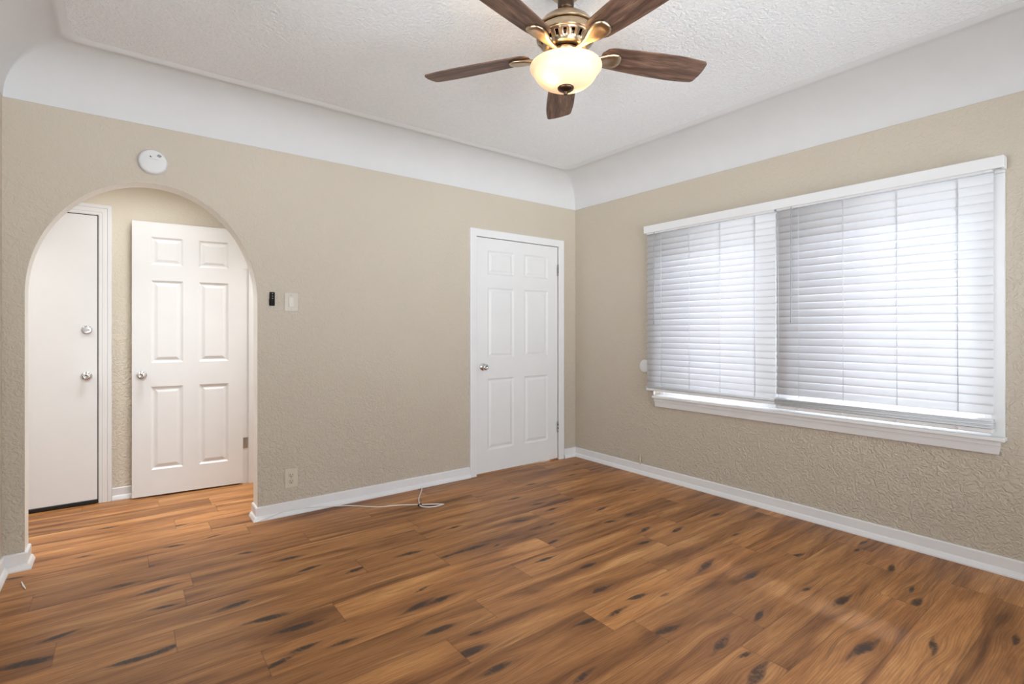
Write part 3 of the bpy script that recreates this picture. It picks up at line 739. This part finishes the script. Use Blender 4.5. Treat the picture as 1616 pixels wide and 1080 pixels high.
# smoke detector (axis towards -y)
R90 = Matrix.Rotation(math.pi / 2, 4, 'X')
sd = wall_item('smoke_detector', (-3.459, 0, 2.242), 'round white smoke detector on the wall above the arch', 'smoke detector')
mb = MB(); mb.lathe([(0, 0), (0.074, 0), (0.0745, 0.006), (0.072, 0.010), (0.069, 0.011)], Matrix.Translation((-3.459, 0, 2.242)) @ R90, n=48); mb.build('base', M['plastic'], sd)
mb = MB(); mb.lathe([(0.071, 0.010), (0.072, 0.012), (0.0705, 0.024), (0.066, 0.030), (0.058, 0.0325), (0.03, 0.0335), (0, 0.034)], Matrix.Translation((-3.459, 0, 2.242)) @ R90, n=48); mb.build('cover', M['plastic'], sd)
def on_sd(a, b, w_, h_, rot, name, mat, dep=0.0335):
    mb = MB(); mb.box((-w_, -0.0015, -h_), (w_, 0.0008, h_))
    mb.bm.transform(Matrix.Translation((-3.459 + a, -dep, 2.242 + b)) @ Matrix.Rotation(rot, 4, 'Y'))
    return mb.build(name, M[mat], sd)
on_sd(-0.012, 0.026, 0.0055, 0.0022, math.radians(35), 'status_light', 'black', 0.0342)
for k in range(3): on_sd(0.026 + 0.0035 * k, 0.036 + 0.0045 * k - 0.004, 0.0095, 0.0012, math.radians(28), 'vent_slot', 'dark', 0.0335)
for k in range(5): on_sd(-0.016 + 0.009 * k, 0.012 + 0.002 * math.sin(k), 0.0026, 0.0006, math.radians(20 + 5 * k), 'printed_mark', 'print', 0.0340)

# fan remote in its holder
rc = wall_item('fan_remote', (-2.809, 0, 1.461), 'small black remote control on the wall beside the light switch', 'remote control')
mb = MB(); mb.box((-2.8265, -0.008, 1.417), (-2.7925, 0, 1.462), 0.003, 2); mb.build('holder', M['blackplastic'], rc)
mb = MB(); mb.box((-2.825, -0.019, 1.418), (-2.794, -0.003, 1.508), 0.004, 3); mb.build('remote_body', M['blackplastic'], rc)
for z in (1.497, 1.481, 1.466): 
    mb = MB(); mb.box((-2.8135, -0.0215, z - 0.003), (-2.8055, -0.018, z + 0.003), 0.001, 1); bt = mb.build('button', M['print'], rc); bt['label'] = 'small grey button'

# light switch
ls = wall_item('light_switch', (-2.689, 0, 1.446), 'ivory wall plate with a rocker light switch', 'light switch')
mb = MB(); mb.box((-2.732, -0.006, 1.384), (-2.646, 0, 1.509), 0.003, 3); mb.build('cover_plate', M['ivory'], ls)
mb = MB(); mb.box((-2.7055, -0.0085, 1.412), (-2.6725, -0.003, 1.479), 0.0015, 1); mb.build('switch_frame', M['ivory'], ls)
mb = MB(); pts = [(-2.7035, 1.414), (-2.6745, 1.414), (-2.6745, 1.477), (-2.7035, 1.477)]
fr = [mb.bm.verts.new((x, -0.0145 if z < 1.44 else -0.0085, z)) for x, z in pts]; bk = [mb.bm.verts.new((x, -0.004, z)) for x, z in pts]
mb.bm.faces.new(fr); mb.bm.faces.new(bk)
for k in range(4): mb.bm.faces.new((fr[k], fr[(k + 1) % 4], bk[(k + 1) % 4], bk[k]))
mb.build('rocker', M['ivory_light'], ls)
SCREW = [(0, 0.0), (0.0035, 0.0), (0.0032, 0.0012), (0.001, 0.0016), (0, 0.0016)]
for z in (1.493, 1.398):
    mb = MB(); mb.lathe(SCREW, Matrix.Translation((-2.689, -0.006, z)) @ R90, n=12); mb.build('screw', M['steel'], ls)

# outlet
ot = wall_item('power_outlet', (-2.687, 0, 0.248), 'beige double power outlet low on the wall beside the arch', 'power outlet')
mb = MB(); mb.box((-2.730, -0.006, 0.182), (-2.646, 0, 0.312), 0.003, 3); mb.build('cover_plate', M['beigeplate'], ot)
for z in (0.268, 0.226):
    mb = MB(); mb.lathe([(0, 0), (0.0175, 0), (0.017, 0.0022), (0, 0.0025)], Matrix.Translation((-2.688, -0.0055, z)) @ R90, n=24)
    rcp = mb.build('receptacle', M['beigeplate'], ot)
    mb = MB()
    for dx in (-0.0065, 0.0065): mb.box((-2.688 + dx - 0.0013, -0.0087, z - 0.001), (-2.688 + dx + 0.0013, -0.0075, z + 0.008))
    mb.lathe([(0, 0), (0.0028, 0), (0.0028, 0.001), (0, 0.001)], Matrix.Translation((-2.688, -0.0078, z - 0.0085)) @ R90, n=12)
    mb.build('socket_slots', M['dark'], rcp)
mb = MB(); mb.lathe(SCREW, Matrix.Translation((-2.688, -0.006, 0.247)) @ R90, n=12); mb.build('screw', M['steel'], ot)

# round white cover half hidden by the blind (axis towards -x)
mb = MB(); mb.lathe([(0, 0), (0.054, 0), (0.056, 0.004), (0.053, 0.010), (0.045, 0.013), (0.02, 0.0145), (0, 0.015)], Matrix.Translation((0, -0.862, 0.944)) @ Matrix.Rotation(-math.pi / 2, 4, 'Y'), n=40)
tag(mb.build('wall_bumper', M['plastic'], origin=(0, -0.862, 0.944)), 'round white wall bumper half hidden by the left edge of the blinds', 'wall bumper')

# short capped pipe at the baseboard below the window
mb = MB(); mb.tube([(-0.018, -0.822, 0.088), (-0.018, -0.822, 0.150)], 0.006, 10); mb.tube([(-0.018, -0.822, 0.150), (-0.018, -0.822, 0.162)], [0.0075, 0.006], 10)
tag(mb.build('pipe_stub', M['beigeplate'], origin=(-0.018, -0.822, 0.088)), 'short upright beige pipe stub at the baseboard near the corner', 'pipe stub')

# white cable along the baseboard and across the floor
def smooth_path(pts, n=6):
    P = [Vector(p) for p in pts]; out = []
    for i in range(len(P) - 1):
        p0, p1, p2, p3 = P[max(i - 1, 0)], P[i], P[i + 1], P[min(i + 2, len(P) - 1)]
        for k in range(n):
            t_ = k / n
            out.append(0.5 * ((2 * p1) + (p2 - p0) * t_ + (2 * p0 - 5 * p1 + 4 * p2 - p3) * t_ ** 2 + (3 * p1 - p0 - 3 * p2 + p3) * t_ ** 3))
    return out + [P[-1]]
cb = tag(empty('coaxial_cable', (-1.91, -0.37, 0)), 'thin white cable running off the baseboard onto the wooden floor', 'cable')
mb = MB()
mb.tube(smooth_path([(-2.915, -0.036, 0.006), (-2.86, -0.034, 0.016), (-2.809, -0.031, 0.024), (-2.75, -0.024, 0.036), (-2.648, -0.024, 0.036), (-2.522, -0.030, 0.024), (-2.42, -0.036, 0.008), (-2.387, -0.045, 0.0045), (-2.318, -0.085, 0.004), (-2.237, -0.165, 0.004), (-2.152, -0.243, 0.004), (-2.029, -0.290, 0.004), (-1.920, -0.364, 0.005), (-1.84, -0.415, 0.005), (-1.770, -0.462, 0.0045)]), 0.0038, 8)
mb.tube(smooth_path([(-1.764, -0.468, 0.0045), (-1.841, -0.470, 0.004), (-1.895, -0.445, 0.004), (-1.918, -0.405, 0.006), (-1.908, -0.365, 0.011), (-1.882, -0.305, 0.008), (-1.851, -0.244, 0.005), (-1.79, -0.150, 0.004), (-1.735, -0.066, 0.006), (-1.722, -0.032, 0.010)]), 0.0038, 8)
mb.build('cable_run', M['cable'], cb)
mb = MB(); mb.tube([(-1.925, -0.385, 0.007), (-1.900, -0.375, 0.007)], 0.0075, 10); tb = mb.build('tie', M['black'], cb); tb['label'] = 'black cable tie'

mb = MB(); mb.tube([(-3.999, -0.191, 0.004), (-3.988, -0.240, 0.003), (-3.972, -0.297, 0.004)], [0.0025, 0.004, 0.002], 6)
tag(mb.build('wood_splinter', M['cable'], origin=(-3.988, -0.240, 0)), 'tiny pale splinter lying on the floor by the left baseboard', 'splinter')

# ------------------------------------------------------------------ ceiling fan
FX, FY, ZB = -2.071, -2.060, 2.460
PH = -YAW + math.pi / 2 - 0.047                    # direction of the blade pointing away from the camera
fan = tag(empty('ceiling_fan', (FX, FY, HC)), 'five blade wooden ceiling fan with a lit frosted bowl light', 'ceiling fan')
F0 = Matrix.Translation((FX, FY, 0))
mb = MB(); mb.lathe([(0, HC), (0.075, HC), (0.074, HC - 0.012), (0.058, HC - 0.030), (0.030, HC - 0.040), (0.014, HC - 0.041)], F0); mb.build('canopy', M['brass'], fan)
mb = MB(); mb.lathe([(0.030, HC - 0.036), (0.036, HC - 0.05), (0.034, 2.648), (0.030, 2.640), (0, 2.640)], F0, 32)
mb.build('downrod', M['bronze'], fan)
mb = MB(); mb.lathe([(0.020, 2.664), (0.024, 2.640), (0.045, 2.622), (0.078, 2.606), (0.105, 2.586), (0.121, 2.566), (0.130, 2.556), (0.131, 2.550), (0.129, 2.547), (0.118, 2.547)], F0, 64)
mb.build('motor_dome', M['brass'], fan)
mb = MB(); mb.lathe([(0.112, 2.541), (0.1255, 2.541), (0.127, 2.538), (0.127, 2.522), (0.127, 2.518), (0.127, 2.513), (0.124, 2.510), (0.112, 2.509)], F0, 64)
mb.build('motor_band', M['brass'], fan)
# vented lower housing: ring of windows in a bowl shape
NV = 20; mb = MB()
def hp(r, z, a): return (FX + r * math.cos(a), FY + r * math.sin(a), z)
rings_ = [(0.124, 2.513), (0.121, 2.506), (0.117, 2.499), (0.101, 2.482), (0.092, 2.474), (0.093, 2.470), (0.088, 2.466), (0.06, 2.465)]
for j, ((ra, za), (rb, zb)) in enumerate(zip(rings_, rings_[1:])):
    for k in range(NV):
        a0 = 2 * math.pi * k / NV; da = 2 * math.pi / NV
        segs = [(0, .3), (.3, .7), (.7, 1)]
        for si, (s0, s1) in enumerate(segs):
            if j == 2 and si == 1:
                continue
            f = mb.poly([hp(ra, za, a0 + da * s0), hp(ra, za, a0 + da * s1), hp(rb, zb, a0 + da * s1), hp(rb, zb, a0 + da * s0)]); f.smooth = True
bmesh.ops.remove_doubles(mb.bm, verts=mb.bm.verts[:], dist=1e-5)
o = mb.build('vented_housing', M['brass'], fan)
sol = o.modifiers.new('thickness', 'SOLIDIFY'); sol.thickness = 0.003; sol.offset = -1
mb = MB(); mb.lathe([(0.0, 2.515), (0.100, 2.515), (0.098, 2.495), (0.080, 2.476), (0, 2.474)], F0, 48); mb.lathe([(0.119, 2.550), (0.119, 2.538)], F0, 48); mb.build('motor_core', M['bronze'], fan)
mb = MB(); mb.lathe([(0.055, 2.466), (0.060, 2.463), (0.062, 2.452), (0.058, 2.448), (0.037, 2.447), (0.036, 2.430), (0.050, 2.428), (0.052, 2.424), (0.052, 2.414), (0.048, 2.411), (0, 2.411)], F0, 48)
mb.build('light_fitter', M['brass'], fan)

# blades
def blade_mesh():
    mb = MB(); r0, r1 = 0.165, 0.672
    def half(u):                                     # half width along the length
        base = 0.056 + 0.019 * math.sin(min(1, u / 0.72) * math.pi / 2)
        if u > 0.72: base -= 0.010 * ((u - 0.72) / 0.28) ** 1.6
        if u < 0.10: base *= math.sqrt(max(0.0, 1 - ((0.10 - u) / 0.10) ** 2)) * 0.55 + 0.45
        return base
    out = []
    n = 26
    rc_ = 0.024
    for i in range(n + 1):
        u = i / n * 0.955; out.append((r0 + (r1 - r0) * u, half(u)))
    # rounded tip corner
    xe, he = out[-1]
    for k in range(1, 7):
        a = math.radians(15 * k); out.append((xe + 0.021 * math.sin(a), he - rc_ * (1 - math.cos(a))))
    tipc = [(out[-1][0] + 0.004, 0.022), (out[-1][0] + 0.005, 0.0)]
    up = out + tipc
    poly = [(x, y) for x, y in up] + [(x, -y) for x, y in reversed(up[:-1])]
    T = 0.0055
    a = [mb.bm.verts.new((x, y, T / 2)) for x, y in poly]; b = [mb.bm.verts.new((x, y, -T / 2)) for x, y in poly]
    ft = mb.bm.faces.new(a); fb = mb.bm.faces.new(list(reversed(b)))
    for k in range(len(poly)): mb.bm.faces.new((a[k], b[k], b[(k + 1) % len(poly)], a[(k + 1) % len(poly)]))
    bmesh.ops.recalc_face_normals(mb.bm, faces=mb.bm.faces[:])
    me = bpy.data.meshes.new('fan_blade'); mb.bm.to_mesh(me); mb.bm.free(); me.materials.append(M['blade']); return me
PITCHB = math.radians(12.5)
def iron_mesh():
    """blade iron: slim arm that flares into a rounded cup under the blade; blade frame coordinates, x outwards"""
    mb = MB()
    sec = [(0.052, 0.015, 0.008, -0.012), (0.075, 0.012, 0.007, -0.016), (0.105, 0.013, 0.008, -0.018), (0.135, 0.018, 0.009, -0.017), (0.160, 0.026, 0.011, -0.015), (0.185, 0.036, 0.013, -0.012), (0.210, 0.042, 0.014, -0.010), (0.232, 0.041, 0.013, -0.009), (0.248, 0.033, 0.011, -0.008), (0.257, 0.020, 0.008, -0.007), (0.260, 0.006, 0.004, -0.006)]
    rings = []
    for i, (x, hw, th, zc) in enumerate(sec):
        r = []
        pit = PITCHB * min(1, max(0, (x - 0.09) / 0.08))
        for k in range(16):
            a = 2 * math.pi * k / 16; y = hw * math.cos(a); z = th * math.sin(a)
            dish = 0.0
            if z < 0: dish = 0.6 * th * max(0, 1 - abs(y) / (hw * 0.8)) * (1 if 0.17 < x < 0.245 else 0)
            z = zc + z + dish
            r.append(mb.bm.verts.new((x, y * math.cos(pit) + 0 * z, z - y * math.sin(pit))))
        rings.append(r)
    for A, B in zip(rings, rings[1:]):
        for k in range(16):
            f = mb.bm.faces.new((A[k], A[(k + 1) % 16], B[(k + 1) % 16], B[k])); f.smooth = True
    mb.bm.faces.new(rings[0]); mb.bm.faces.new(rings[-1])
    bmesh.ops.recalc_face_normals(mb.bm, faces=mb.bm.faces[:])
    me = bpy.data.meshes.new('blade_iron'); mb.bm.to_mesh(me); mb.bm.free(); me.materials.append(M['brass']); return me
bm_, im_ = blade_mesh(), iron_mesh()
for k in range(5):
    a = PH + k * 2 * math.pi / 5
    bl = bpy.data.objects.new('fan_blade', bm_); COL.objects.link(bl); bl.parent = fan
    bl.matrix_local = Matrix.Translation((0, 0, ZB - HC)) @ Matrix.Rotation(a, 4, 'Z') @ Matrix.Rotation(-PITCHB, 4, 'X')
    ir = bpy.data.objects.new('blade_iron', im_); COL.objects.link(ir); ir.parent = fan
    ir.matrix_local = Matrix.Translation((0, 0, ZB - HC)) @ Matrix.Rotation(a, 4, 'Z')

# bowl light
mb = MB(); mb.lathe([(0.146, 2.394), (0.150, 2.398), (0.154, 2.396), (0.1555, 2.391), (0.1535, 2.384), (0.147, 2.376), (0.140, 2.369), (0.136, 2.361), (0.131, 2.351), (0.122, 2.339), (0.107, 2.326), (0.086, 2.315), (0.06, 2.308), (0.03, 2.304), (0.02, 2.303), (0.006, 2.303)], F0, 64)
bowl = mb.build('glass_bowl', M['bowl'], fan); bowl['label'] = 'frosted warm white glass bowl'
mb = MB(); mb.lathe([(0.034, 2.308), (0.036, 2.303), (0.034, 2.297), (0.024, 2.290), (0.011, 2.286), (0.008, 2.281), (0.009, 2.277), (0.006, 2.272), (0, 2.271)], F0, 32)
fi = mb.build('finial', M['bronze'], fan); fi['label'] = 'dark bronze finial'
rt = Vector((math.cos(YAW), -math.sin(YAW), 0)); fw = Vector((math.sin(YAW), math.cos(YAW), 0))
for sgn, off in ((-1, rt * -0.062 - fw * 0.045), (1, rt * 0.055 + fw * 0.06)):
    p = Vector((FX, FY, 2.366)) + off
    mb = MB(); mb.lathe([(0, -0.022), (0.012, -0.020), (0.019, -0.008), (0.019, 0.006), (0.012, 0.022), (0.010, 0.045), (0, 0.045)], Matrix.Translation(p), n=20)
    mb.build('light_bulb', M['bulb'], fan)
    l = bpy.data.lights.new('fan_bulb', 'POINT'); l.energy = 1.75; l.color = (1.0, 0.72, 0.42); l.shadow_soft_size = 0.02
    lo = bpy.data.objects.new('fan_bulb_light', l); COL.objects.link(lo); lo.location = p + Vector((0, 0, 0.0)) - rt * 0.0
    lo.location.z += 0.0
    lo.visible_camera = True
    lo.location = p - Vector((0, 0, 0.030))
